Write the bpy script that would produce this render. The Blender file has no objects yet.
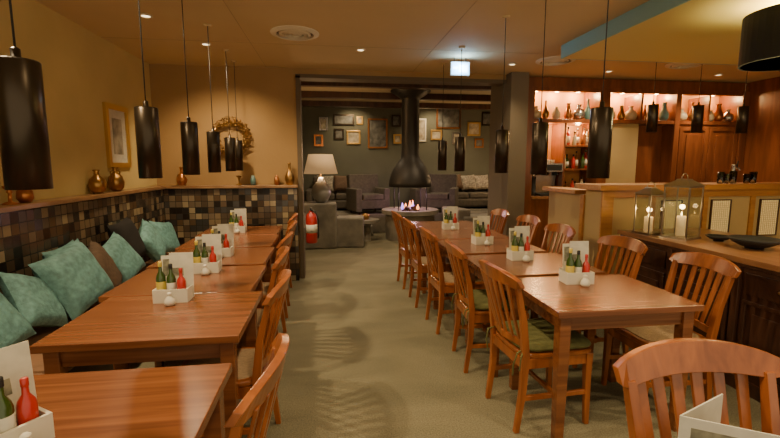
import bpy, math, random
from mathutils import Vector, Matrix
random.seed(7)
D=bpy.data; C=bpy.context
# ------------------------------------------------------------------ materials
def newmat(name):
    m=D.materials.new(name); m.use_nodes=True
    nt=m.node_tree; b=nt.nodes['Principled BSDF']; return m,nt,b
def L(nt,a,b): nt.links.new(a,b)
def mat(name,col,rough=.5,metal=0,var=0.0,scale=8,bump=0.0,bscale=60,emit=None,es=0,trans=0,coat=0,alpha=1):
    m,nt,b=newmat(name)
    b.inputs['Base Color'].default_value=(*col,1); b.inputs['Roughness'].default_value=rough
    b.inputs['Metallic'].default_value=metal
    if coat: b.inputs['Coat Weight'].default_value=coat
    if trans: b.inputs['Transmission Weight'].default_value=trans
    if emit: b.inputs['Emission Color'].default_value=(*emit,1); b.inputs['Emission Strength'].default_value=es
    tc=nt.nodes.new('ShaderNodeTexCoord')
    if var>0:
        n=nt.nodes.new('ShaderNodeTexNoise'); n.inputs['Scale'].default_value=scale; n.inputs['Detail'].default_value=4
        r=nt.nodes.new('ShaderNodeValToRGB')
        r.color_ramp.elements[0].color=(*[c*(1-var) for c in col],1); r.color_ramp.elements[0].position=.3
        r.color_ramp.elements[1].color=(*[min(1,c*(1+var)) for c in col],1); r.color_ramp.elements[1].position=.7
        L(nt,tc.outputs['Object'],n.inputs['Vector']); L(nt,n.outputs['Fac'],r.inputs['Fac']); L(nt,r.outputs['Color'],b.inputs['Base Color'])
    if bump>0:
        n=nt.nodes.new('ShaderNodeTexNoise'); n.inputs['Scale'].default_value=bscale
        bp=nt.nodes.new('ShaderNodeBump'); bp.inputs['Strength'].default_value=bump; bp.inputs['Distance'].default_value=.01
        L(nt,tc.outputs['Object'],n.inputs['Vector']); L(nt,n.outputs['Fac'],bp.inputs['Height']); L(nt,bp.outputs['Normal'],b.inputs['Normal'])
    return m
def wood(name,c1,c2,sc=(1.5,22,22),rough=.35,coat=.2):
    m,nt,b=newmat(name)
    tc=nt.nodes.new('ShaderNodeTexCoord'); mp=nt.nodes.new('ShaderNodeMapping'); mp.inputs['Scale'].default_value=sc
    oi=nt.nodes.new('ShaderNodeObjectInfo'); ad=nt.nodes.new('ShaderNodeVectorMath'); ad.operation='ADD'
    n=nt.nodes.new('ShaderNodeTexNoise'); n.inputs['Scale'].default_value=1; n.inputs['Detail'].default_value=6; n.inputs['Distortion'].default_value=.6
    r=nt.nodes.new('ShaderNodeValToRGB'); r.color_ramp.elements[0].position=.32; r.color_ramp.elements[1].position=.68
    r.color_ramp.elements[0].color=(*c1,1); r.color_ramp.elements[1].color=(*c2,1)
    L(nt,tc.outputs['Object'],mp.inputs['Vector']); L(nt,mp.outputs['Vector'],ad.inputs[0])
    mu=nt.nodes.new('ShaderNodeMath'); mu.operation='MULTIPLY'; mu.inputs[1].default_value=50
    L(nt,oi.outputs['Random'],mu.inputs[0]); L(nt,mu.outputs[0],ad.inputs[1])
    L(nt,ad.outputs[0],n.inputs['Vector']); L(nt,n.outputs['Fac'],r.inputs['Fac']); L(nt,r.outputs['Color'],b.inputs['Base Color'])
    b.inputs['Roughness'].default_value=rough; b.inputs['Coat Weight'].default_value=coat; b.inputs['Coat Roughness'].default_value=.25
    return m
def tiles(name,axis,size=.075):
    m,nt,b=newmat(name)
    tc=nt.nodes.new('ShaderNodeTexCoord'); sp=nt.nodes.new('ShaderNodeSeparateXYZ'); cb=nt.nodes.new('ShaderNodeCombineXYZ')
    L(nt,tc.outputs['Object'],sp.inputs[0]); L(nt,sp.outputs[axis],cb.inputs[0]); L(nt,sp.outputs[2],cb.inputs[1])
    sc=nt.nodes.new('ShaderNodeVectorMath'); sc.operation='SCALE'; sc.inputs['Scale'].default_value=1/size; L(nt,cb.outputs[0],sc.inputs[0])
    fl=nt.nodes.new('ShaderNodeVectorMath'); fl.operation='FLOOR'; L(nt,sc.outputs[0],fl.inputs[0])
    fr=nt.nodes.new('ShaderNodeVectorMath'); fr.operation='FRACTION'; L(nt,sc.outputs[0],fr.inputs[0])
    wn=nt.nodes.new('ShaderNodeTexWhiteNoise'); wn.noise_dimensions='3D'; L(nt,fl.outputs[0],wn.inputs['Vector'])
    r=nt.nodes.new('ShaderNodeValToRGB'); r.color_ramp.interpolation='CONSTANT'
    cols=[(0,(.022,.016,.012)),(.22,(.08,.055,.035)),(.42,(.15,.11,.07)),(.56,(.045,.04,.035)),(.68,(.21,.15,.085)),(.8,(.10,.06,.03)),(.92,(.30,.23,.13))]
    e=r.color_ramp.elements
    e[0].position=0; e[0].color=(*cols[0][1],1); e[1].position=cols[1][0]; e[1].color=(*cols[1][1],1)
    for p,c in cols[2:]:
        x=e.new(p); x.color=(*c,1)
    L(nt,wn.outputs['Value'],r.inputs['Fac'])
    s2=nt.nodes.new('ShaderNodeSeparateXYZ'); L(nt,fr.outputs[0],s2.inputs[0])
    mins=[]
    for i in (0,1):
        pp=nt.nodes.new('ShaderNodeMath'); pp.operation='PINGPONG'; pp.inputs[1].default_value=.5; L(nt,s2.outputs[i],pp.inputs[0]); mins.append(pp)
    mn=nt.nodes.new('ShaderNodeMath'); mn.operation='MINIMUM'; L(nt,mins[0].outputs[0],mn.inputs[0]); L(nt,mins[1].outputs[0],mn.inputs[1])
    gt=nt.nodes.new('ShaderNodeMath'); gt.operation='GREATER_THAN'; gt.inputs[1].default_value=.045; L(nt,mn.outputs[0],gt.inputs[0])
    mx=nt.nodes.new('ShaderNodeMix'); mx.data_type='RGBA'; mx.inputs['A'].default_value=(.03,.025,.02,1)
    L(nt,gt.outputs[0],mx.inputs['Factor']); L(nt,r.outputs['Color'],mx.inputs['B']); L(nt,mx.outputs['Result'],b.inputs['Base Color'])
    b.inputs['Roughness'].default_value=.2
    wc=nt.nodes.new('ShaderNodeVectorMath'); wc.operation='MULTIPLY_ADD'; wc.inputs[1].default_value=(.14,.14,.14); wc.inputs[2].default_value=(-.07,-.07,-.07)
    L(nt,wn.outputs['Color'],wc.inputs[0])
    bp=nt.nodes.new('ShaderNodeBump'); bp.inputs['Strength'].default_value=.4; bp.inputs['Distance'].default_value=.004; L(nt,gt.outputs[0],bp.inputs['Height'])
    av=nt.nodes.new('ShaderNodeVectorMath'); av.operation='ADD'; L(nt,bp.outputs['Normal'],av.inputs[0]); L(nt,wc.outputs[0],av.inputs[1])
    nn=nt.nodes.new('ShaderNodeVectorMath'); nn.operation='NORMALIZE'; L(nt,av.outputs[0],nn.inputs[0]); L(nt,nn.outputs[0],b.inputs['Normal'])
    return m
def carpet():
    m,nt,b=newmat('carpet')
    tc=nt.nodes.new('ShaderNodeTexCoord')
    mp=nt.nodes.new('ShaderNodeMapping'); mp.inputs['Scale'].default_value=(1.0,2.2,1); mp.inputs['Rotation'].default_value=(0,0,.5); L(nt,tc.outputs['Object'],mp.inputs['Vector'])
    n=nt.nodes.new('ShaderNodeTexNoise'); n.inputs['Scale'].default_value=1.3; n.inputs['Detail'].default_value=5; n.inputs['Distortion'].default_value=.8
    L(nt,mp.outputs['Vector'],n.inputs['Vector'])
    r=nt.nodes.new('ShaderNodeValToRGB'); r.color_ramp.elements[0].position=.3; r.color_ramp.elements[1].position=.7
    r.color_ramp.elements[0].color=(.185,.165,.098,1); r.color_ramp.elements[1].color=(.27,.235,.142,1)
    L(nt,n.outputs['Fac'],r.inputs['Fac'])
    f=nt.nodes.new('ShaderNodeTexNoise'); f.inputs['Scale'].default_value=120; f.inputs['Detail'].default_value=2; L(nt,tc.outputs['Object'],f.inputs['Vector'])
    fr=nt.nodes.new('ShaderNodeMapRange'); fr.inputs[1].default_value=.3; fr.inputs[2].default_value=.7; fr.inputs[3].default_value=.5; fr.inputs[4].default_value=1.0; L(nt,f.outputs['Fac'],fr.inputs[0])
    mm=nt.nodes.new('ShaderNodeMix'); mm.data_type='RGBA'; mm.blend_type='MULTIPLY'; mm.inputs['Factor'].default_value=1
    L(nt,r.outputs['Color'],mm.inputs['A']); L(nt,fr.outputs[0],mm.inputs['B']); L(nt,mm.outputs['Result'],b.inputs['Base Color'])
    b.inputs['Roughness'].default_value=.95
    bp=nt.nodes.new('ShaderNodeBump'); bp.inputs['Strength'].default_value=.5; bp.inputs['Distance'].default_value=.005; L(nt,f.outputs['Fac'],bp.inputs['Height']); L(nt,bp.outputs['Normal'],b.inputs['Normal'])
    return m
M={}
M['table']=wood('table_wood',(.135,.042,.015),(.255,.088,.030),(1.2,26,26),.27,.3)
M['chair']=wood('chair_wood',(.19,.050,.011),(.38,.112,.023),(18,18,2.5),.28,.3)
M['dark']=wood('dark_wood',(.035,.014,.008),(.085,.033,.016),(14,14,2),.4,.2)
M['barwood']=wood('bar_wood',(.13,.036,.011),(.25,.074,.021),(12,12,1.5),.35,.3)
M['top']=wood('sideboard_top_wood',(.20,.088,.038),(.33,.155,.068),(20,1.5,20),.3,.3)
M['orange']=wood('counter_trim_wood',(.33,.13,.03),(.48,.21,.05),(1.5,20,20),.35,.2)
M['seat']=mat('woven_seat',(.33,.22,.12),.8,var=.2,scale=60,bump=.4,bscale=150)
M['olive']=mat('olive_cushion',(.12,.115,.035),.85,var=.2,scale=30,bump=.3,bscale=120)
M['teal']=mat('teal_velvet',(.13,.28,.27),.7,var=.3,scale=25,bump=.4,bscale=70)
M['brownf']=mat('brown_fabric',(.10,.06,.035),.85,var=.2,scale=30,bump=.3)
M['benchf']=mat('bench_leather',(.24,.12,.06),.55,var=.2,scale=10,bump=.2)
M['black']=mat('black_metal',(.055,.042,.030),.32,.85)
M['hood']=mat('hood_steel',(.045,.04,.034),.5,.6)
M['blackm']=mat('black_matte',(.012,.011,.010),.6)
M['blackf']=mat('black_fabric',(.012,.010,.009),.9)
M['gold']=mat('inner_gold',(.6,.38,.12),.35,.8)
M['bronze']=mat('bronze',(.38,.21,.07),.28,.9,var=.3,scale=12)
M['copper']=mat('copper',(.42,.17,.06),.3,.9)
M['bulb']=mat('warm_bulb',(1,.8,.5),.5,emit=(1,.68,.3),es=12)
M['bulbc']=mat('spot_bulb',(1,.9,.7),.5,emit=(1,.8,.5),es=3.5)
M['ceil']=mat('ceiling_paint',(.60,.455,.25),.85,var=.04,scale=1.2)
M['soffit']=mat('soffit_paint',(.62,.50,.20),.85)
M['tealtrim']=mat('soffit_edge_paint',(.24,.40,.36),.7)
M['wall_y']=mat('mustard_plaster',(.58,.44,.18),.85,var=.08,scale=2,bump=.15,bscale=30)
M['wall_b']=mat('brown_plaster',(.36,.215,.085),.85,var=.06,scale=2,bump=.15,bscale=30)
M['jamb']=mat('jamb_paint',(.12,.085,.05),.7)
M['col']=mat('column_paint',(.165,.13,.085),.85)
M['ledge']=wood('ledge_wood',(.22,.11,.045),(.36,.20,.09),(4,4,20),.35,.2)
M['white']=mat('white_paint',(.62,.58,.48),.5)
M['card']=mat('menu_card',(.60,.57,.47),.6,var=.08,scale=30)
M['cardp']=mat('menu_print',(.20,.19,.13),.6,var=.5,scale=40)
M['green']=mat('green_glass',(.035,.07,.012),.1,coat=.5)
M['yellow']=mat('yellow_label',(.55,.42,.06),.4)
M['red']=mat('red_plastic',(.45,.02,.012),.3,coat=.3)
M['vent']=mat('vent_white',(.66,.58,.42),.6)
M['ventd']=mat('vent_dark',(.22,.16,.10),.7)
M['seam']=mat('ceiling_seam',(.44,.33,.19),.8)
M['grey']=mat('grey_wall_paint',(.10,.102,.075),.85,var=.1,scale=2)
M['greyc']=mat('lounge_ceiling',(.44,.35,.21),.85)
M['stone']=mat('grey_stone',(.21,.19,.15),.75,var=.3,scale=4,bump=.4,bscale=18)
M['sofa']=mat('sofa_fabric',(.10,.088,.07),.9,var=.2,scale=20)
M['pil']=mat('grey_pillow',(.25,.225,.18),.9,var=.5,scale=22)
M['shade']=mat('lamp_shade',(.50,.36,.20),.8,emit=(1,.58,.25),es=.3)
M['steel']=mat('steel',(.45,.43,.40),.25,.9)
M['antique']=mat('lantern_nickel',(.42,.38,.30),.28,.9)
M['glass']=mat('clear_glass',(.9,.95,.9),.03,trans=1)
M['wax']=mat('candle_wax',(.75,.62,.38),.5,emit=(1,.55,.2),es=.35)
M['flame']=mat('candle_flame',(1,.8,.4),.5,emit=(1,.65,.2),es=10)
M['fire']=mat('fire_flame',(.6,.5,1),.5,emit=(.42,.24,1),es=2.5)
M['fireo']=mat('ember',(1,.3,.1),.5,emit=(1,.33,.07),es=4)
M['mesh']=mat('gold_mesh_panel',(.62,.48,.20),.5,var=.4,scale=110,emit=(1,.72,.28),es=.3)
M['beige']=mat('counter_panel',(.46,.32,.14),.6,var=.06,scale=3)
M['niche']=mat('niche_back',(.62,.28,.085),.6)
M['exit']=mat('exit_face',(.5,.8,1),.4,emit=(.25,.6,1),es=4)
M['exitg']=mat('exit_pictogram',(.8,.95,1),.4,emit=(.75,.92,1),es=7)
M['pic']=mat('painting_canvas',(.34,.30,.22),.7,var=.6,scale=7)
M['picd']=mat('dark_print',(.10,.10,.09),.6,var=.6,scale=9)
M['cer']=mat('ceramic_cream',(.50,.40,.25),.3,coat=.4)
M['cerb']=mat('ceramic_blue',(.08,.16,.15),.3,coat=.4)
M['lampb']=mat('lamp_ceramic_grey',(.30,.29,.26),.35,coat=.3)
M['carpet']=carpet()
M['tileY']=tiles('mosaic_tile_y',1); M['tileX']=tiles('mosaic_tile_x',0)
# ------------------------------------------------------------------ mesh builder
class B:
    def __init__(s): s.v=[];s.f=[];s.m=[];s.s=[];s.mats=[]
    def mi(s,k):
        if k not in s.mats: s.mats.append(k)
        return s.mats.index(k)
    def add(s,vs,fs,k,sm=False):
        o=len(s.v); s.v+=[tuple(p) for p in vs]; i=s.mi(k)
        for f in fs: s.f.append([a+o for a in f]); s.m.append(i); s.s.append(sm)
    def box(s,a,b,k,R=None,piv=None):
        x0,y0,z0=a;x1,y1,z1=b
        vs=[Vector(p) for p in [(x0,y0,z0),(x1,y0,z0),(x1,y1,z0),(x0,y1,z0),(x0,y0,z1),(x1,y0,z1),(x1,y1,z1),(x0,y1,z1)]]
        if R is not None:
            c=Vector(piv) if piv else (Vector(a)+Vector(b))/2
            vs=[R@(p-c)+c for p in vs]
        s.add(vs,[(0,3,2,1),(4,5,6,7),(0,1,5,4),(1,2,6,5),(2,3,7,6),(3,0,4,7)],k)
    def loft(s,secs,k,sm=False):
        n=len(secs[0]); vs=[p for q in secs for p in q]; fs=[]
        for i in range(len(secs)-1):
            for j in range(n):
                a=i*n+j;b=i*n+(j+1)%n
                fs.append((a,b,b+n,a+n))
        fs.append(tuple(range(n-1,-1,-1))); fs.append(tuple(range((len(secs)-1)*n,len(secs)*n)))
        s.add(vs,fs,k,sm)
    def bar(s,pts,w,wd,d,dd,k):
        w_=Vector(w);d_=Vector(d);secs=[]
        for i,p in enumerate(pts):
            p=Vector(p); a=wd[i] if isinstance(wd,(list,tuple)) else wd; b=dd[i] if isinstance(dd,(list,tuple)) else dd
            secs.append([p-w_*a/2-d_*b/2,p+w_*a/2-d_*b/2,p+w_*a/2+d_*b/2,p-w_*a/2+d_*b/2])
        s.loft(secs,k)
    def lathe(s,prof,c,k,seg=24,sm=True):
        cx,cy,cz=c; secs=[]
        for r,z in prof:
            secs.append([(cx+r*math.cos(2*math.pi*i/seg),cy+r*math.sin(2*math.pi*i/seg),cz+z) for i in range(seg)])
        s.loft(secs,k,sm)
    def tube(s,pts,r,k,seg=8):
        pts=[Vector(p) for p in pts]; secs=[]
        for i,p in enumerate(pts):
            t=(pts[min(i+1,len(pts)-1)]-pts[max(i-1,0)]).normalized()
            a=t.orthogonal().normalized() if abs(t.z)>.9 else t.cross(Vector((0,0,1))).normalized()
            if abs(t.z)>.9: a=(Vector((1,0,0))-t*t.x).normalized()
            b=t.cross(a)
            secs.append([p+a*r*math.cos(2*math.pi*j/seg)+b*r*math.sin(2*math.pi*j/seg) for j in range(seg)])
        s.loft(secs,k,True)
    def mesh(s,name):
        me=D.meshes.new(name); me.from_pydata(s.v,[],s.f)
        for k in s.mats: me.materials.append(M[k])
        for p,i,sm in zip(me.polygons,s.m,s.s): p.material_index=i; p.use_smooth=sm
        me.update()
        import bmesh
        bm=bmesh.new(); bm.from_mesh(me); bmesh.ops.recalc_face_normals(bm,faces=bm.faces); bm.to_mesh(me); bm.free()
        return me
    def obj(s,name,loc=(0,0,0),rz=0,bev=0): return place(s.mesh(name),name,loc,rz,bev)
def place(me,name,loc=(0,0,0),rz=0,bev=0):
    o=D.objects.new(name,me); C.collection.objects.link(o); o.location=loc; o.rotation_euler=(0,0,rz)
    if bev:
        b=o.modifiers.new('bevel','BEVEL'); b.width=bev; b.segments=2; b.limit_method='ANGLE'; b.angle_limit=math.radians(50)
    return o
LK=2.9
def light(name,typ,loc,e,col=(1,.74,.42),r=.05,parent=None,rot=(0,0,0),ang=None,blend=.6,size=None):
    l=D.lights.new(name,typ); l.energy=e*LK; l.color=col
    if typ in('POINT','SPOT'): l.shadow_soft_size=r
    if typ=='SPOT': l.spot_size=math.radians(ang or 110); l.spot_blend=blend
    o=D.objects.new(name,l); C.collection.objects.link(o); o.location=loc; o.rotation_euler=rot
    if parent:
        o.parent=parent; o.location=Vector(loc)-parent.location
    return o
X,Y,Z=(1,0,0),(0,1,0),(0,0,1)
H=2.70; WL=-2.12; YB=5.7
# ------------------------------------------------------------------ shell
def simple(name,a,b,k,bev=0):
    q=B(); q.box(a,b,k); return q.obj(name,bev=bev)
simple('floor',(-2.3,-.6,-.1),(6.3,11.2,0),'carpet')
q=B(); q.box((-2.3,-.6,H),(6.3,5.9,H+.12),'ceil')
for y in (1.6,4.6): q.box((WL,y-.003,H-.002),(2.35,y+.003,H+.01),'seam')
for x in (-.75,1.1): q.box((x-.003,0,H-.002),(x+.003,5.7,H+.01),'seam')
q.obj('ceiling')
q=B(); q.box((2.37,-.6,H-.13),(6.14,4.25,H-.001),'soffit'); q.box((2.355,-.6,H-.13),(2.37,4.25,H-.001),'tealtrim'); q.box((2.355,4.25,H-.13),(6.14,4.265,H-.001),'tealtrim')
q.obj('ceiling_soffit')
simple('wall_left',(WL-.15,-.6,0),(WL,YB,H),'wall_y')
q=B(); q.box((WL-.15,YB,0),(-.36,YB+.2,H),'wall_b'); q.box((-.36,YB,2.61),(2.38,YB+.2,H),'wall_b'); q.obj('wall_back')
q=B(); q.box((-.40,YB-.02,0),(-.345,YB+.22,2.61),'jamb'); q.box((-.40,YB-.02,2.585),(2.40,YB+.22,2.63),'jamb'); q.obj('trim_1')
q=B(); q.box((2.38,YB-.18,0),(2.62,YB+.55,H),'col'); q.box((2.37,YB-.19,0),(2.63,YB-.17,.12),'dark'); q.obj('wall_column')
simple('wall_right',(6.15,-.6,0),(6.3,6.2,H),'barwood')
simple('wall_bar_back',(2.62,6.1,0),(6.3,6.25,H),'niche')
simple('tiled_wainscot',(WL,-.6,0),(-2.0,YB,1.21),'tileY')
simple('tiled_wainscot',(-2.0,YB-.12,0),(-.41,YB,1.21),'tileX')
simple('ledge_shelf',(WL,-.6,1.21),(-1.96,YB,1.245),'ledge',.005)
simple('ledge_shelf',(-1.96,YB-.16,1.21),(-.40,YB,1.245),'ledge',.005)
# lounge shell
simple('wall_lounge_back',(-1.5,11,0),(4.6,11.15,3.1),'grey')
simple('wall_lounge_left',(-1.6,5.9,0),(-1.45,11,3.1),'grey')
simple('wall_lounge_right',(4.45,6.25,0),(4.6,11,3.1),'grey')
simple('ceiling_lounge',(-1.6,5.9,2.95),(4.6,11.15,3.05),'greyc')
q=B()
for y in (7.6,8.9,10.2): q.box((-1.45,y,2.83),(4.45,y+.14,2.95),'dark')
q.obj('ceiling_beam')
simple('wall_lounge_header',(-1.5,5.9,2.62),(2.38,6.0,3.05),'jamb')
# ------------------------------------------------------------------ banquette
q=B(); q.box((-1.99,.2,.0),(-1.50,5.55,.36),'dark')
y=.2
while y<5.5:
    y2=min(y+1.05,5.55); q.box((-1.99,y+.008,.36),(-1.44,y2-.008,.46),'benchf'); y=y2
q.obj('banquette_bench',bev=.02)
def pillow_mesh(k,s=.43,t=.075):
    q=B(); n=14; vs=[];fs=[]
    for side in (1,-1):
        for i in range(n+1):
            for j in range(n+1):
                u=-1+2*i/n;v=-1+2*j/n
                pin=1-.10*(1-abs(u)**2)*abs(v)**6; pin2=1-.10*(1-abs(v)**2)*abs(u)**6
                h=t*((1-u**4)*(1-v**4))**.55
                vs.append((u*s/2*pin2,v*s/2*pin,side*h+ .004*math.sin(9*u+5*v)*(1-u*u)*(1-v*v)))
    N=(n+1)**2
    for i in range(n):
        for j in range(n):
            a=i*(n+1)+j; f=(a,a+1,a+n+2,a+n+1)
            fs.append(f); fs.append(tuple(N+x for x in reversed(f)))
    q.add(vs,fs,k,True); return q.mesh('throw_pillow')
pm={k:pillow_mesh(k) for k in('teal','brownf','blackf','pil')}
def pillow(k,loc,tilt=68,roll=0,yaw=0,sc=1,name='throw_pillow'):
    o=place(pm[k],name,loc); R=Matrix.Rotation(math.radians(yaw),4,'Z')@Matrix.Rotation(math.radians(tilt),4,'Y')@Matrix.Rotation(math.radians(roll),4,'Z')
    o.rotation_euler=R.to_euler(); o.scale=(sc,sc,sc); return o
pillow('teal',(-1.84,1.95,.68),66,8,5)
pillow('teal',(-1.80,2.42,.67),62,12,-8,.95)
pillow('teal',(-1.80,2.83,.67),60,-25,10,.88)
pillow('teal',(-1.74,3.16,.72),66,12,-12,1.08)
pillow('teal',(-1.88,3.36,.74),72,4,0,.9)
pillow('brownf',(-1.76,3.56,.69),64,20,8,.9)
pillow('teal',(-1.74,3.80,.71),62,20,-10,.92)
pillow('blackf',(-1.86,4.22,.80),72,5,0,.95)
pillow('teal',(-1.80,4.62,.71),66,30,0,.9)
pillow('teal',(-1.82,5.02,.70),68,-10,-8,.9)
# ------------------------------------------------------------------ tables
def table_mesh(w,l):
    q=B(); a=w/2;b=l/2
    q.box((-a,-b,.715),(a,b,.75),'table')
    q.box((-a+.05,-b+.045,.63),(a-.05,-b+.07,.715),'table'); q.box((-a+.05,b-.07,.63),(a-.05,b-.045,.715),'table')
    q.box((-a+.045,-b+.06,.63),(-a+.07,b-.06,.715),'table'); q.box((a-.07,-b+.06,.63),(a-.045,b-.06,.715),'table')
    for sx in(-1,1):
        for sy in(-1,1):
            p=(sx*(a-.06),sy*(b-.06))
            q.bar([(p[0],p[1],0),(p[0],p[1],.55),(p[0],p[1],.715)],X,[.048,.062,.062],Y,[.048,.062,.062],'table')
    return q.mesh('dining_table')
tm=table_mesh(.84,.68)
for (x,y) in [(-.80,1.29),(-.83,2.24),(-.90,2.93),(-.93,3.66),(-.97,4.38),(-1.0,5.08),
              (1.57,2.32),(1.50,3.06),(1.46,3.82),(1.44,4.53),(1.42,5.22),(1.08,.43)]:
    place(tm,'dining_table',(x,y,0),0,.003)
# ------------------------------------------------------------------ chairs
def chair_mesh(cushion):
    q=B(); k='chair'
    for s in(-1,1):
        q.bar([(-.235,s*.185,0),(-.205,s*.187,.25),(-.20,s*.19,.46),(-.225,s*.20,.66),(-.275,s*.213,.86)],X,[.028,.036,.042,.034,.026],Y,[.028,.032,.034,.032,.028],k)
        q.bar([(.205,s*.19,0),(.195,s*.19,.3),(.195,s*.19,.44)],X,[.026,.036,.042],Y,[.026,.036,.042],k)
        q.bar([(-.2,s*.187,.2),(.197,s*.19,.2)],Y,.018,Z,.028,k)
        q.bar([(-.2,s*.188,.405),(.195,s*.19,.405)],Y,.024,Z,.06,k)
    q.bar([(0,-.188,.2),(0,.188,.2)],X,.018,Z,.026,k)
    q.bar([(.2,-.19,.405),(.2,.19,.405)],X,.024,Z,.06,k)
    q.bar([(-.205,-.19,.405),(-.205,.19,.405)],X,.024,Z,.06,k)
    def loop(sx,z):
        P=[]; n=28
        for i in range(n):
            t=2*math.pi*i/n; c,s_=math.cos(t),math.sin(t)
            x=math.copysign(abs(c)**.35,c)*.225*sx; y=math.copysign(abs(s_)**.35,s_)*(.215+ .02*c)*sx
            P.append((x+.005,y,z))
        return P
    q.loft([loop(.97,.435),loop(1,.443),loop(1,.457),loop(.97,.463)],k)
    q.loft([loop(.86,.462),loop(.84,.468)],'seat')
    if cushion:
        q.loft([loop(.86,.464),loop(.97,.474),loop(1.0,.488),loop(.95,.503),loop(.7,.512),loop(.3,.514)],'olive',True)
        for s in(-1,1):
            q.tube([(-.19,s*.17,.49),(-.245,s*.185,.47),(-.26,s*.175,.40),(-.255,s*.16,.33)],.005,'olive')
            q.tube([(-.19,s*.17,.49),(-.235,s*.21,.46),(-.245,s*.215,.38)],.005,'olive')
    def bow(y): return -.055*(1-(y/.25)**2)
    secs=[]; n=16
    for i in range(n+1):
        y=-.25+.5*i/n; e=1-(abs(y)/.25)**2; x=-.272+bow(y)
        top=.885+.05*e**.6; bot=.838+.014*e if abs(y)<.24 else .85
        if i in(0,n): top=.892; bot=.856
        th=.014; lean=.012
        secs.append([(x-th+lean,y,bot),(x+th+lean,y,bot),(x+th-lean,y,top),(x,y,top+.004),(x-th-lean,y,top)])
    q.loft(secs,k)
    secs=[]
    for i in range(9):
        y=-.188+.376*i/8; x=-.203+bow(y)*.6*(1-abs(y)/.188)
        secs.append([(x-.010,y,.495),(x+.010,y,.495),(x+.008,y,.535),(x-.012,y,.535)])
    q.loft(secs,k)
    for y in(-.145,-.087,-.029,.029,.087,.145):
        x0=-.205+bow(y)*.6*(1-abs(y)/.188); x1=-.272+bow(y)
        yt=y*1.12
        q.bar([(x0,y,.52),(x0*.55+x1*.45-.004,y*1.04,.68),(x1,yt,.86)],Y,[.024,.030,.036],X,.011,k)
    return q.mesh('dining_chair')
cm=[chair_mesh(False),chair_mesh(True)]
def chair(x,y,deg,c=0,s=1):
    o=place(cm[c],'dining_chair',(x,y,0),math.radians(deg),.004); o.scale=(s,s,s); return o
for i,(x,y,a) in enumerate([(-.49,1.31,174),(-.56,2.24,178),(-.63,2.92,183),(-.66,3.64,178),(-.68,4.37,182),(-.72,5.07,180)]):
    chair(x,y,a,0)
chair(1.24,2.34,4,1); chair(1.20,3.03,-3,1); chair(1.16,3.78,2,0); chair(1.12,4.50,0,0); chair(1.10,5.20,2,0)
chair(2.04,2.36,178,0); chair(1.98,3.02,183,1); chair(1.88,3.78,180,0); chair(1.92,4.52,180,0); chair(1.86,5.20,180,0)
chair(1.05,.76,-91,0,1.04); chair(4.0,3.15,120,0); 
# ------------------------------------------------------------------ condiment caddy
def bottle(q,x,y,z,h,r,k,cap='black',label=None):
    q.lathe([(r*.9,0),(r,.004),(r,h*.58),(r*.85,h*.66),(r*.38,h*.76),(r*.34,h*.9),(r*.34,h*.9+.001)],(x,y,z),k,16)
    q.lathe([(r*.42,h*.88),(r*.42,h),(r*.3,h+.003)],(x,y,z),cap,12)
    if label: q.lathe([(r*1.03,h*.15),(r*1.03,h*.5)],(x,y,z),label,16)
q=B()
for a,b in [((-.09,-.055,0),(.09,-.045,.075)),((-.09,.045,0),(.09,.055,.085)),((-.09,-.045,0),(-.08,.045,.075)),((.08,-.045,0),(.09,.045,.075)),((-.08,-.045,0),(.08,.045,.008)),((-.08,.012,.008),(.08,.017,.06))]: q.box(a,b,'white')
bottle(q,-.055,-.018,.008,.215,.025,'green','yellow','yellow')
bottle(q,-.002,-.016,.008,.20,.024,'green','blackm','card')
bottle(q,.05,-.018,.008,.175,.023,'red','red',None)
R=Matrix.Rotation(math.radians(-8),3,'X')
q.box((-.075,.024,.01),(.055,.027,.245),'card',R,(0,.024,.01)); q.box((-.065,.0225,.13),(.045,.0240,.225),'cardp',R,(0,.024,.01))
q.box((-.03,.034,.01),(.098,.037,.26),'card',Matrix.Rotation(math.radians(-4),3,'X'),(0,.03,.01))
q.lathe([(.018,0),(.027,.008),(.030,.022),(.022,.038),(.010,.052),(.013,.066),(.007,.072)],(.01,-.092,0),'white',16)
cd=q.mesh('condiment_caddy')
for x,y,a in [(-.87,2.47,0),(-.87,3.12,4),(-.90,3.66,0),(-1.03,4.95,3),(1.56,2.50,-4),(1.50,3.20,0),(1.44,3.90,5),(1.40,4.86,0),(-.86,1.18,56)]:
    place(cd,'condiment_caddy',(x,y,.75),math.radians(a),.001)
q=B()
q.box((0,0,0),(.003,.17,.25),'card',Matrix.Rotation(.7,3,'Z'),(0,0,0)); q.box((0,0,0),(.003,.17,.25),'card',Matrix.Rotation(-.25,3,'Z'),(0,0,0))
q.box((.0032,.02,.14),(.0036,.15,.23),'cardp',Matrix.Rotation(-.25,3,'Z'),(0,0,0))
o=q.obj('folded_menu',(.69,.72,.75),-1.9)
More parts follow.
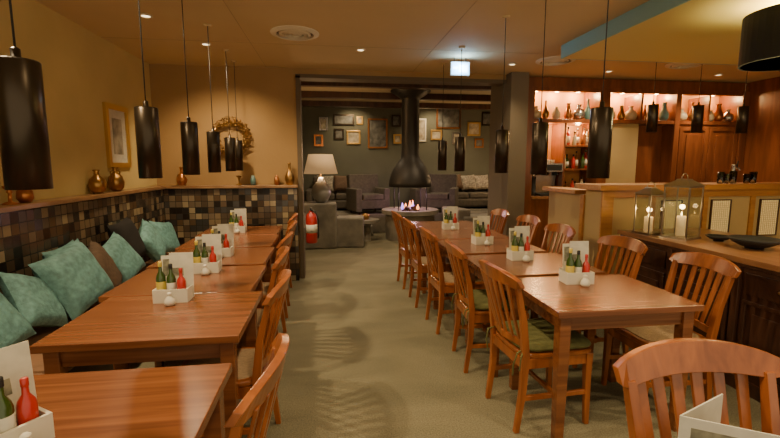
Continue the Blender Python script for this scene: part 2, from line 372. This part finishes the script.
# ------------------------------------------------------------------ pendants
def pend_mesh(r,h,zb,zc,nm='pendant_lamp'):
    q=B()
    q.lathe([(r*.93,0),(r,0),(r,h-.004),(r-.004,h),(.012,h),(.012,h+.03),(.006,h+.035),(.006,h-.01),(r*.93,h-.012),(r*.93,0)],(0,0,zb),'black',32,False)
    q.tube([(0,0,zb+h+.03),(0,0,zc)],.0032,'blackm',6)
    q.lathe([(.03,-.012),(.034,0)],(0,0,zc),'ceil',20)
    q.lathe([(.012,.10),(.028,.07),(.03,.05),(.018,.025)],(0,0,zb),'bulb',14)
    me=q.mesh(nm)
    for p in me.polygons:
        if abs(p.normal.z)<.3: p.use_smooth=True
    return me
pl=pend_mesh(.055,.36,1.43,H)
for x,y in [(-.86,1.38),(-.92,2.40),(-.95,3.18),(-1.02,4.08),(-1.06,4.92),(-1.08,5.42),(1.40,2.10),(1.47,2.89),(1.45,3.52),(1.37,4.45),(1.38,5.2)]:
    o=place(pl,'pendant_lamp',(x,y,0)); light('bulb_light','SPOT',(x,y,1.47),18,(1,.75,.44),.03,o,ang=124)
pb=pend_mesh(.055,.30,1.86,H)
for x in(3.56,4.12,4.70):
    o=place(pb,'pendant_lamp',(x,4.42,0)); light('bulb_light','SPOT',(x,4.42,1.9),14,(1,.72,.42),.03,o,ang=125)
q=B(); q.lathe([(.27,0),(.28,0),(.28,.32),(.27,.32),(.27,.0)],(0,0,2.17),'blackf',40,False)
q.lathe([(.265,.015),(.268,.015),(.268,.31),(.265,.31),(.265,.015)],(0,0,2.17),'gold',40,False)
q.lathe([(.255,.01),(.255,.02)],(0,0,2.17),'shade',32)
q.tube([(0,0,2.4),(0,0,H-.13)],.006,'blackm'); q.lathe([(.06,-.02),(.06,0)],(0,0,H-.13),'black')
for a in range(3): q.tube([(0,0,2.46),(.27*math.cos(a*2.09),.27*math.sin(a*2.09),2.46)],.004,'blackm')
o=q.obj('drum_pendant_lamp',(3.04,2.55,0)); light('bulb_light','POINT',(3.04,2.55,2.10),9,(1,.8,.35),.12,o); light('bulb_light_up','POINT',(3.04,2.55,2.44),15,(1,.86,.30),.05,o)
# ------------------------------------------------------------------ ceiling fittings
q=B(); q.lathe([(.22,0),(.22,-.008),(.19,-.02),(.17,-.02),(.17,0)],(0,0,0),'vent',36,False)
for r in(.145,.105,.065): q.lathe([(r,0),(r+.0,-.016),(r-.022,-.024),(r-.025,-.004)],(0,0,0),'vent',30,False)
q.lathe([(.165,-.001),(.165,-.003)],(0,0,0),'ventd',30); q.lathe([(.03,0),(.03,-.022)],(0,0,0),'vent',20)
vm=q.mesh('ceiling_vent')
for x,y in[(-.29,4.21),(2.62,4.86),(4.26,4.8)]: place(vm,'ceiling_vent',(x,y,H))
q=B(); q.lathe([(.05,0),(.052,-.008),(.036,-.010),(.036,-.001)],(0,0,0),'vent',24,False); q.lathe([(.034,-.002),(.034,-.004)],(0,0,0),'bulbc',20)
dm=q.mesh('ceiling_downlight')
def down(x,y,e,rot=(0,0,0),ang=120,z=H,col=(1,.77,.45)):
    o=place(dm,'ceiling_downlight',(x,y,z)); light('spot_light','SPOT',(x,y,z-.03),e,col,.05,o,rot=rot,ang=ang,blend=.8)
down(-1.45,3.9,58,(0,math.radians(-32),0),130); down(-1.45,1.8,62,(0,math.radians(-32),0),130); down(-1.2,4.7,38,(math.radians(25),0,0),110)
down(.35,.9,32); down(.35,2.6,28); down(.35,4.7,28); down(1.9,.9,32); down(2.2,5.1,14)
down(3.3,1.4,45,z=H-.13); down(4.6,1.8,38,z=H-.13); down(3.6,5.3,30); down(5.2,5.3,34)
q=B(); q.box((-.13,-.018,-.10),(.13,.018,.075),'white'); q.box((-.12,-.022,-.09),(.12,-.0185,.065),'exit')
q.box((-.02,-.025,-.06),(.10,-.0225,.035),'exitg'); q.box((-.10,-.025,-.02),(-.04,-.0225,.01),'exitg')
q.tube([(-.08,0,.07),(-.08,0,.13)],.004,'blackm'); q.tube([(.08,0,.07),(.08,0,.13)],.004,'blackm')
o=q.obj('exit_sign',(1.49,4.9,H-.11)); o.scale=(.85,.85,.85); light('sign_light','POINT',(1.49,4.80,H-.11),2.2,(.35,.65,1),.06,o)
# ------------------------------------------------------------------ wall decor
q=B()
for i in range(150):
    a=random.uniform(0,6.28); r=.20+random.uniform(-.05,.04); 
    p0=Vector((r*math.cos(a),random.uniform(-.03,.02),r*math.sin(a))); a2=a+random.uniform(.25,.6); r2=.19+random.uniform(-.06,.07)
    p1=Vector((r2*math.cos(a2),random.uniform(-.04,.02),r2*math.sin(a2))); q.tube([p0,(p0+p1)/2+Vector((0,-.015,0)),p1],.005,'bronze',5)
for i in range(20):
    a=i*6.283/20; q.tube([(.16*math.cos(a),0,.16*math.sin(a)),(.25*math.cos(a+.08),-.01,.25*math.sin(a+.08))],.009,'bronze',5)
q.obj('wall_wreath',(-1.20,YB-.05,1.84))
def frame(name,w,h,fm,pmk,loc,rz=0,t=.04,mat_=True):
    q=B(); a=w/2;b=h/2
    q.box((-a,-.03,-b),(-a+t,0,b),fm);q.box((a-t,-.03,-b),(a,0,b),fm);q.box((-a+t,-.03,-b),(a-t,0,-b+t),fm);q.box((-a+t,-.03,b-t),(a-t,0,b),fm)
    q.box((-a+t,-.012,-b+t),(a-t,-.002,b-t),'card' if mat_ else pmk)
    if mat_:
        m=.18*min(w,h); q.box((-a+t+m,-.015,-b+t+m),(a-t-m,-.0125,b-t-m),pmk)
    return q.obj(name,loc,rz,.003)
frame('framed_painting',.46,.62,'gold','pic',(WL,4.75,1.78),math.radians(90),.05)
for x,z,w,h,fm,k in [(1.23,2.30,.50,.74,'copper','picd'),(.38,2.63,.52,.27,'black','picd'),(.62,2.2,.34,.34,'gold','pic'),(-.12,2.52,.21,.32,'steel','pic'),(2.32,2.40,.32,.58,'white','pic'),(3.07,2.73,.65,.58,'copper','picd'),(3.75,2.44,.35,.35,'gold','pic'),(.26,2.28,.24,.26,'black','picd'),(1.74,2.17,.22,.24,'gold','pic'),(2.75,2.28,.3,.26,'gold','pic'),(4.1,2.7,.3,.35,'black','picd'),(-.25,2.12,.22,.28,'copper','picd'),(.78,2.62,.16,.2,'gold','pic'),(1.70,2.62,.24,.3,'black','picd'),(3.3,2.2,.26,.3,'steel','pic'),(3.9,2.08,.24,.24,'copper','picd')]:
    frame('picture_frame',w,h,fm,k,(x,10.999,z-.02),0,.04,k=='pic' and w>.4)
def vase(prof,k,loc,name='vase',seg=28):
    q=B(); q.lathe(prof,(0,0,0),k,seg); return q.obj(name,loc)
PR=[(.05,0),(.09,.03),(.105,.08),(.085,.13),(.035,.16),(.028,.19),(.045,.21),(.03,.212)]
PT=[(.035,0),(.04,.01),(.06,.06),(.062,.10),(.035,.16),(.018,.20),(.016,.26),(.026,.28),(.014,.281)]
PS=[(.03,0),(.035,.05),(.03,.09),(.02,.10),(.022,.12),(.01,.121)]
PC=[(.045,0),(.045,.008),(.012,.02),(.010,.07),(.02,.08),(.012,.09),(.035,.11),(.035,.12),(.02,.121)]
vase([(r*.7,z) for r,z in PR],'bronze',(-2.04,4.15,1.245))
q=B(); q.lathe([(r*.7,z*1.1) for r,z in PR],(0,0,0),'bronze'); q.tube([(.03,0,.2),(.09,0,.19),(.085,0,.10)],.008,'bronze'); q.tube([(-.03,0,.2),(-.09,0,.19),(-.085,0,.10)],.008,'bronze'); q.obj('brass_jug',(-2.035,4.48,1.245),1.57)
vase([(.03,0),(.05,.03),(.045,.08),(.02,.1),(.03,.12),(.02,.121)],'copper',(-2.04,3.22,1.245)); vase(PC,'copper',(-2.04,3.08,1.245),'candlestick')
vase([(r,z*.8) for r,z in PT],'copper',(-1.80,YB-.08,1.245)); vase(PT,'bronze',(-.50,YB-.08,1.245)); vase(PS,'copper',(-.66,YB-.08,1.245)); vase(PS,'cerb',(-.95,YB-.08,1.245)); vase(PC,'bronze',(-1.12,YB-.08,1.245),'candlestick')
# fire extinguisher
q=B(); q.lathe([(.06,0),(.075,.012),(.075,.33),(.06,.38),(.03,.405),(.025,.43),(.01,.431)],(0,0,0),'red',24)
q.lathe([(.077,.14),(.077,.25)],(0,0,0),'card',24); q.box((-.012,-.05,.43),(.012,.03,.45),'blackm'); q.box((-.01,-.07,.455),(.01,.02,.468),'blackm'); q.lathe([(.018,.42),(.018,.46)],(0,0,0),'steel')
q.tube([(.0,-.02,.44),(.06,-.05,.42),(.095,-.03,.30),(.09,-.01,.12),(.085,0,.06)],.010,'blackm'); q.box((-.10,-.03,.2),(-.07,.03,.4),'steel')
q.obj('fire_extinguisher',(-.245,5.72,.47))
# ------------------------------------------------------------------ sideboard
q=B(); x0,x1,y0,y1=2.70,3.48,1.3,3.60
q.box((x0,y0,.08),(x1,y1,.84),'dark'); q.box((x0-.02,y0-.02,0),(x1+.02,y1+.02,.09),'dark'); q.box((x0-.05,y0-.04,.86),(x1+.04,y1+.03,.90),'top'); q.box((x0-.03,y0-.02,.835),(x1+.02,y1+.015,.86),'dark')
n=4; wd=(y1-y0)/n
for i in range(n):
    a=y0+i*wd+.05;b=y0+(i+1)*wd-.05
    for (ya,yb,za,zb) in [(a,b,.14,.165),(a,b,.595,.62),(a,a+.025,.165,.595),(b-.025,b,.165,.595)]: q.box((x0-.018,ya,za),(x0,yb,zb),'dark')
    q.box((x0-.012,a+.07,.22),(x0,b-.07,.54),'dark'); q.box((x0-.014,a,.66),(x0,b,.80),'dark')
    q.lathe([(.012,0),(.016,.012),(.008,.02)],(x0-.018,(a+b)/2,.72),'bronze',12)
    q.bar([(x0-.012,a-.05,.09),(x0-.012,a-.05,.835)],X,.03,Y,.045,'dark')
q.box((x0+.1,y1,.16),(x1-.1,y1+.012,.78),'dark')
q.obj('sideboard',bev=.004)
def lantern(w,h,loc,rz):
    q=B(); a=w/2;t=.009; k='antique'
    q.box((-a-.008,-a-.008,0),(a+.008,a+.008,.018),k)
    for sx in(-1,1):
        for sy in(-1,1): q.box((sx*a-t/2-sx*t/2,sy*a-t/2-sy*t/2,.018),(sx*a+t/2-sx*t/2,sy*a+t/2-sy*t/2,h),k)
    for s in(-1,1):
        q.box((-a,s*(a-t/2)-t/2,h-.012),(a,s*(a-t/2)+t/2,h),k); q.box((s*(a-t/2)-t/2,-a,h-.012),(s*(a-t/2)+t/2,a,h),k)
        q.box((-a+t,s*(a-.004)-.001,.02),(a-t,s*(a-.004)+.001,h-.012),'glass'); q.box((s*(a-.004)-.001,-a+t,.02),(s*(a-.004)+.001,a-t,h-.012),'glass')
    q.loft([[(-a-.01,-a-.01,h),(a+.01,-a-.01,h),(a+.01,a+.01,h),(-a-.01,a+.01,h)],[(-a*.45,-a*.45,h+.045),(a*.45,-a*.45,h+.045),(a*.45,a*.45,h+.045),(-a*.45,a*.45,h+.045)],[(-a*.4,-a*.4,h+.055),(a*.4,-a*.4,h+.055),(a*.4,a*.4,h+.055),(-a*.4,a*.4,h+.055)]],k)
    q.tube([(.045*math.cos(i*math.pi/8),0,h+.055+.045*math.sin(i*math.pi/8)) for i in range(9)],.004,k)
    q.lathe([(.034,.018),(.034,h*.42),(.028,h*.425),(.005,h*.42)],(0,0,0),'wax',20)
    q.lathe([(.003,h*.43),(.007,h*.45),(.005,h*.48),(.001,h*.51)],(0,0,0),'flame',10)
    o=q.obj('candle_lantern',loc,rz); light('candle_light','POINT',(loc[0],loc[1],loc[2]+h*.6),.8,(1,.6,.25),.02,o)
lantern(.20,.43,(2.86,3.14,.90),.35); lantern(.16,.35,(2.76,3.38,.90),.15)
q=B(); q.lathe([(.07,0),(.07,.012),(.10,.02),(.17,.055),(.20,.085),(.195,.088),(.16,.062),(.09,.032),(.01,.028)],(0,0,0),'blackm',32); q.obj('serving_bowl',(3.03,2.66,.90)).scale=(.8,.8,.85)
q=B(); q.lathe([(.045,0),(.045,.01),(.08,.02),(.12,.05),(.115,.053),(.07,.028),(.01,.024)],(0,0,0),'blackm',28); q.obj('serving_bowl',(3.05,2.97,.90)).scale=(.75,.75,.8)
# ------------------------------------------------------------------ bar counter
q=B(); ya,yb=3.74,4.02
q.box((2.56,ya,0),(6.1,yb,1.26),'beige'); q.box((2.50,ya-.05,1.26),(6.1,yb+.10,1.31),'orange'); q.box((2.54,ya-.02,.0),(6.1,ya,.12),'dark')
q.box((2.54,ya-.02,1.19),(6.1,ya,1.26),'orange'); q.box((2.54,ya-.02,.12),(2.66,ya,1.19),'orange')
for x in(3.05,3.62,4.15,4.7,5.3): q.box((x,ya-.02,.12),(x+.05,ya,1.19),'orange')
for x in(3.26,3.80,4.35,4.95):
    for a,b in [((x-.09,.80),(x-.08,1.15)),((x+.12,.80),(x+.13,1.15)),((x-.09,.79),(x+.13,.80)),((x-.09,1.15),(x+.13,1.16))]: q.box((a[0],ya-.022,a[1]),(b[0],ya-.001,b[1]),'dark')
    q.box((x-.08,ya-.012,.80),(x+.12,ya-.001,1.15),'mesh')
    for j in range(1,9): q.box((x-.08+j*.022,ya-.017,.80),(x-.077+j*.022,ya-.013,1.15),'gold')
    for j in range(1,16): q.box((x-.08,ya-.0165,.80+j*.0215),(x+.12,ya-.0135,.803+j*.0215),'gold')
q.box((2.56,yb,0),(2.68,4.75,1.20),'beige'); q.box((2.50,yb+.1,1.20),(2.74,4.80,1.24),'orange')
q.box((2.54,yb,.12),(2.56,yb+.06,1.2),'orange')
q.box((2.68,4.45,0),(3.9,4.75,1.12),'beige'); q.box((2.66,4.42,1.12),(3.95,4.80,1.16),'top')
q.obj('bar_counter',bev=.003)
q=B(); q.lathe([(.05,0),(.05,.02),(.03,.03),(.03,.30),(.035,.31),(.02,.33)],(0,0,0),'steel'); q.tube([(0,0,.25),(0,-.10,.26),(0,-.12,.22)],.012,'steel'); q.tube([(0,-.06,.27),(0,-.07,.38)],.012,'blackm'); q.obj('beer_tap',(4.10,3.9,1.31)).scale=(.6,.6,.6)
q=B()
for i,(x,h) in enumerate([(3.88,.12),(3.95,.10),(4.02,.13),(4.18,.10),(4.25,.12)]): q.lathe([(.02,0),(.03,.01),(.034,h),(.031,h),(.026,.015),(.01,.012)],(x,3.82,1.31),'glass',16)
q.obj('drinking_glasses')
# ------------------------------------------------------------------ back bar
q=B(); yf=5.72; yk=6.095
q.box((2.64,yf,2.55),(6.14,yk,2.69),'barwood'); q.box((2.64,yf-.02,2.50),(6.14,yf+.02,2.56),'barwood')
q.box((2.64,yf-.02,2.08),(6.14,yk,2.13),'barwood')
for a,b in[(2.64,2.80),(3.76,3.92),(4.95,5.03),(6.03,6.14)]: q.box((a,yf-.03,0),(b,yk,2.56),'barwood')
for x in(4.42,5.5): q.box((x,yf,2.13),(x+.03,yk,2.5),'barwood')
q.box((2.8,yf,0),(3.76,yk,1.02),'barwood'); q.box((2.8,yf-.05,1.02),(3.76,yk,1.06),'top')
for z in(1.42,1.75): q.box((3.30,yf+.05,z),(3.76,yk,z+.025),'barwood')
q.box((3.28,yf+.02,1.06),(3.31,yk,2.08),'barwood')
q.box((3.92,yf+.02,0),(4.42,yk,2.08),'beige'); q.box((4.42,yf+.2,0),(4.95,yk,2.08),'barwood')
q.box((5.03,yf,0),(6.03,yk,2.08),'barwood')
for i in range(2):
    a=5.05+i*.49; b=a+.47
    for za,zb in((.1,1.0),(1.08,2.05)):
        q.box((a,yf-.02,za),(a+.06,yf,zb),'barwood');q.box((b-.06,yf-.02,za),(b,yf,zb),'barwood');q.box((a+.06,yf-.02,za),(b-.06,yf,za+.06),'barwood');q.box((a+.06,yf-.02,zb-.06),(b-.06,yf,zb),'barwood'); q.box((a+.12,yf-.014,za+.12),(b-.12,yf,zb-.12),'barwood')
q.obj('back_bar_cabinet',bev=.003)
def puck(x,y,z,e):
    q=B(); q.lathe([(.03,0),(.032,-.01),(.02,-.012)],(0,0,0),'bulbc',14); o=q.obj('cabinet_spotlight',(x,y,z)); light('shelf_light','POINT',(x,y,z-.05),e,(1,.60,.24),.03,o)
for x in (2.95,3.27,3.6,4.1,4.3,4.6,4.85,5.25,5.8): puck(x,yf+.26,2.549,3.6)
puck(3.04,yf+.2,2.079,7); puck(3.55,yf+.14,2.079,4)
profs=[PR,PT,[(.05,0),(.08,.06),(.07,.13),(.03,.17),(.04,.2),(.02,.201)],[(.04,0),(.07,.04),(.075,.1),(.04,.17),(.03,.24),(.045,.26),(.02,.261)]]
ks=['bronze','cer','cerb','steel','copper','cer']
for i,x in enumerate((2.88,3.02,3.18,3.36,3.52,3.66,4.02,4.18,4.33,4.55,4.70,4.86,5.15,5.32,5.62,5.76,5.92)):
    s=random.uniform(.75,1.05); vase([(r*s*.85,z*s) for r,z in profs[i%4]],ks[(i*5+1)%6],(x,yf+.09,2.13))
q=B()
for z in(1.06,1.445,1.775):
    for i in range(6):
        bottle(q,3.35+i*.073,yf+.12+.05*(i%2),z,random.uniform(.19,.27),.028,random.choice(['green','copper','cerb','red','cer']),'blackm','card' if i%2 else None)
q.obj('bottle_collection')
q=B(); q.box((-.17,-.2,0),(.17,.2,.03),'blackm'); q.box((-.16,0,.03),(.16,.19,.34),'steel'); q.box((-.17,-.18,.34),(.17,.2,.46),'steel'); q.box((-.15,-.185,.36),(.15,-.18,.44),'blackm')
for x in(-.08,.08): q.lathe([(.03,.29),(.035,.34)],(x,-.1,0),'blackm',16); q.tube([(x,-.1,.31),(x,-.2,.30)],.012,'blackm')
for i in range(5): q.lathe([(.025,0),(.035,.05),(.03,.05),(.02,.01)],(-.13+i*.065,.05,.46),'white',14)
q.obj('espresso_machine',(3.10,5.89,1.06),bev=.004)
q=B(); q.lathe([(.05,0),(.05,.05),(.04,.06),(.04,.25),(.05,.27),(.02,.275)],(0,0,0),'blackm'); q.lathe([(.03,.275),(.055,.40),(.055,.42),(.02,.43)],(0,0,0),'glass'); q.obj('coffee_grinder',(2.87,5.80,1.06))
# ------------------------------------------------------------------ lounge
simple('stone_platform',(-1.4,9.4,0),(4.4,10.98,.42),'stone',.02)
simple('stone_step',(-1.4,9.02,0),(.9,9.38,.21),'stone',.02)
def stonebench(name,parts,bev=.03):
    q=B()
    for a,b,r in parts: q.box(a,b,'stone',Matrix.Rotation(math.radians(r),3,'Z'))
    return q.obj(name,bev=bev)
stonebench('stone_ledge',[((-.55,7.65,0),(.12,8.1,.82),0),((.12,7.70,0),(.62,8.15,.55),-6)])
stonebench('stone_bench',[((-.45,8.40,0),(.32,8.85,.46),0)])
stonebench('stone_bench',[((2.6,8.1,0),(3.6,8.7,.48),0),((2.42,8.15,0),(2.7,8.9,.62),12)])
q=B()
q.lathe([(.12,0),(.10,.30),(.14,.34),(.28,.36),(.28,.42)],(0,0,0),'stone',28,False); q.lathe([(.07,.42),(.09,.50),(.05,.54)],(0,0,0),'bronze')
q.obj('round_stone_table',(.70,8.50,0))
q=B() # fireplace
q.lathe([(.50,0),(.50,.50),(.58,.52),(.58,.60),(.40,.60),(.37,.54),(.02,.54)],(0,0,0),'stone',28,False)
q.lathe([(.40,1.06),(.43,1.06),(.43,1.14),(.41,1.24),(.36,1.38),(.27,1.52),(.20,1.62),(.18,1.70),(.175,2.78),(.20,2.80),(.40,2.93),(.40,2.95)],(0,0,0),'hood',32)
for i in range(4):
    a=.785+i*1.571; q.tube([(.40*math.cos(a),.40*math.sin(a),.60),(.40*math.cos(a),.40*math.sin(a),1.08)],.012,'blackm')
for i in range(5):
    a=i*1.257; q.tube([(.18*math.cos(a),.18*math.sin(a),.56),(-.12*math.cos(a+.5),-.12*math.sin(a+.5),.64)],.035,'dark')
for i in range(11):
    a=i*.7; r=.18*(i%3)/2; h=random.uniform(.08,.19)
    q.lathe([(.015,0),(.032,h*.25),(.02,h*.6),(.003,h)],(r*math.cos(a),r*math.sin(a),.60),'fire' if i%2 else 'fireo',8)
o=q.obj('suspended_fireplace',(1.62,8.6,0)); light('fire_light','POINT',(1.62,8.6,.95),7,(.9,.5,.6),.1,o)
def sofa(q,x0,x1,y0,z,n=3):
    q.box((x0,y0,z+.05),(x1,y0+.8,z+.25),'sofa'); q.box((x0,y0+.6,z+.25),(x1,y0+.8,z+.75),'sofa'); q.box((x0-.15,y0,z),(x0,y0+.8,z+.5),'sofa'); q.box((x1,y0,z),(x1+.15,y0+.8,z+.5),'sofa')
    for i in range(n): 
        a=x0+(x1-x0)*i/n; b=a+(x1-x0)/n; q.box((a+.01,y0+.02,z+.25),(b-.01,y0+.45,z+.40),'sofa'); q.box((a+.01,y0+.45,z+.30),(b-.01,y0+.62,z+.80),'sofa',Matrix.Rotation(-.15,3,'X'))
q=B(); sofa(q,2.2,4.0,10.15,.42); q.obj('sofa',bev=.04)
q=B(); sofa(q,-.4,1.2,10.15,.42); q.obj('sofa',bev=.04)
def armchair(x,y,z,rz,k='pil'):
    q=B(); q.box((-.32,-.32,.12),(.32,.30,.32),k); q.box((-.24,-.34,.32),(.24,.20,.44),k); q.box((-.40,-.32,.06),(-.26,.34,.56),k); q.box((.26,-.32,.06),(.40,.34,.56),k)
    q.box((-.36,.20,.2),(.36,.38,.86),k,Matrix.Rotation(-.14,3,'X'))
    for sx in(-.3,.3):
        for sy in(-.26,.28): q.bar([(sx,sy,0),(sx,sy,.12)],X,.04,Y,.04,'dark')
    q.obj('armchair',(x,y,z),rz,.045)
armchair(.85,9.62,.42,.3,'sofa'); armchair(2.5,9.62,.42,-.4,'sofa')
for x,k in((2.4,'pil'),(2.75,'pil'),(3.1,'brownf'),(3.45,'pil'),(3.8,'pil'),(-.1,'pil'),(.3,'brownf')):
    pillow(k,(x,10.46,1.06),65,random.uniform(-15,15),-90+random.uniform(-12,12),.95)
def tlamp(loc,s=1,e=20,nm='table_lamp'):
    q=B(); q.lathe([(.07*s,0),(.11*s,.03*s),(.17*s,.16*s),(.15*s,.26*s),(.07*s,.35*s),(.05*s,.40*s),(.02*s,.42*s)],(0,0,0),'lampb',28)
    q.tube([(0,0,.41*s),(0,0,.56*s)],.012,'bronze')
    q.lathe([(.28*s,.48*s),(.20*s,.80*s),(.19*s,.80*s),(.27*s,.48*s)],(0,0,0),'shade',32)
    o=q.obj(nm,loc); light('bulb_light','POINT',(loc[0],loc[1],loc[2]+.45*s),e*.5,(1,.62,.30),.05,o); light('bulb_light_up','POINT',(loc[0],loc[1],loc[2]+.86*s),e*.5,(1,.62,.30),.05,o)
tlamp((-.15,7.88,.82),1.08,20)
q=B(); q.lathe([(.2,0),(.2,.02),(.03,.04),(.03,.5),(.22,.52),(.22,.55)],(0,0,0),'dark'); q.obj('side_table',(3.93,9.70,.42))
tlamp((3.93,9.70,.971),.75,22)
for x,y in((.3,7.0),(2.4,7.0)): down(x,y,36,z=2.95,col=(1,.78,.50),ang=140)
for x,y in((.6,9.5),(3.2,9.5)): down(x,y,30,z=2.95,col=(1,.78,.50),ang=140)
for x in(.6,2.6): down(x,10.4,22,(math.radians(35),0,0),z=2.95,col=(1,.72,.40),ang=110)
# world + camera
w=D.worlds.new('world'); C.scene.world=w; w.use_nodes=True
bg=w.node_tree.nodes['Background']; bg.inputs[0].default_value=(1,.81,.53,1); bg.inputs[1].default_value=1.2  # warm background added as soft fill, entering where the room is open behind camera
cam=D.cameras.new('camera'); co=D.objects.new('camera',cam); C.collection.objects.link(co)
cam.sensor_width=36; cam.lens=430/780*36; cam.clip_start=.05
th=math.radians(8.0); ph=math.radians(7.2)
co.location=(0,0,1.5); co.rotation_euler=(math.pi/2-ph,0,-th)
C.scene.camera=co
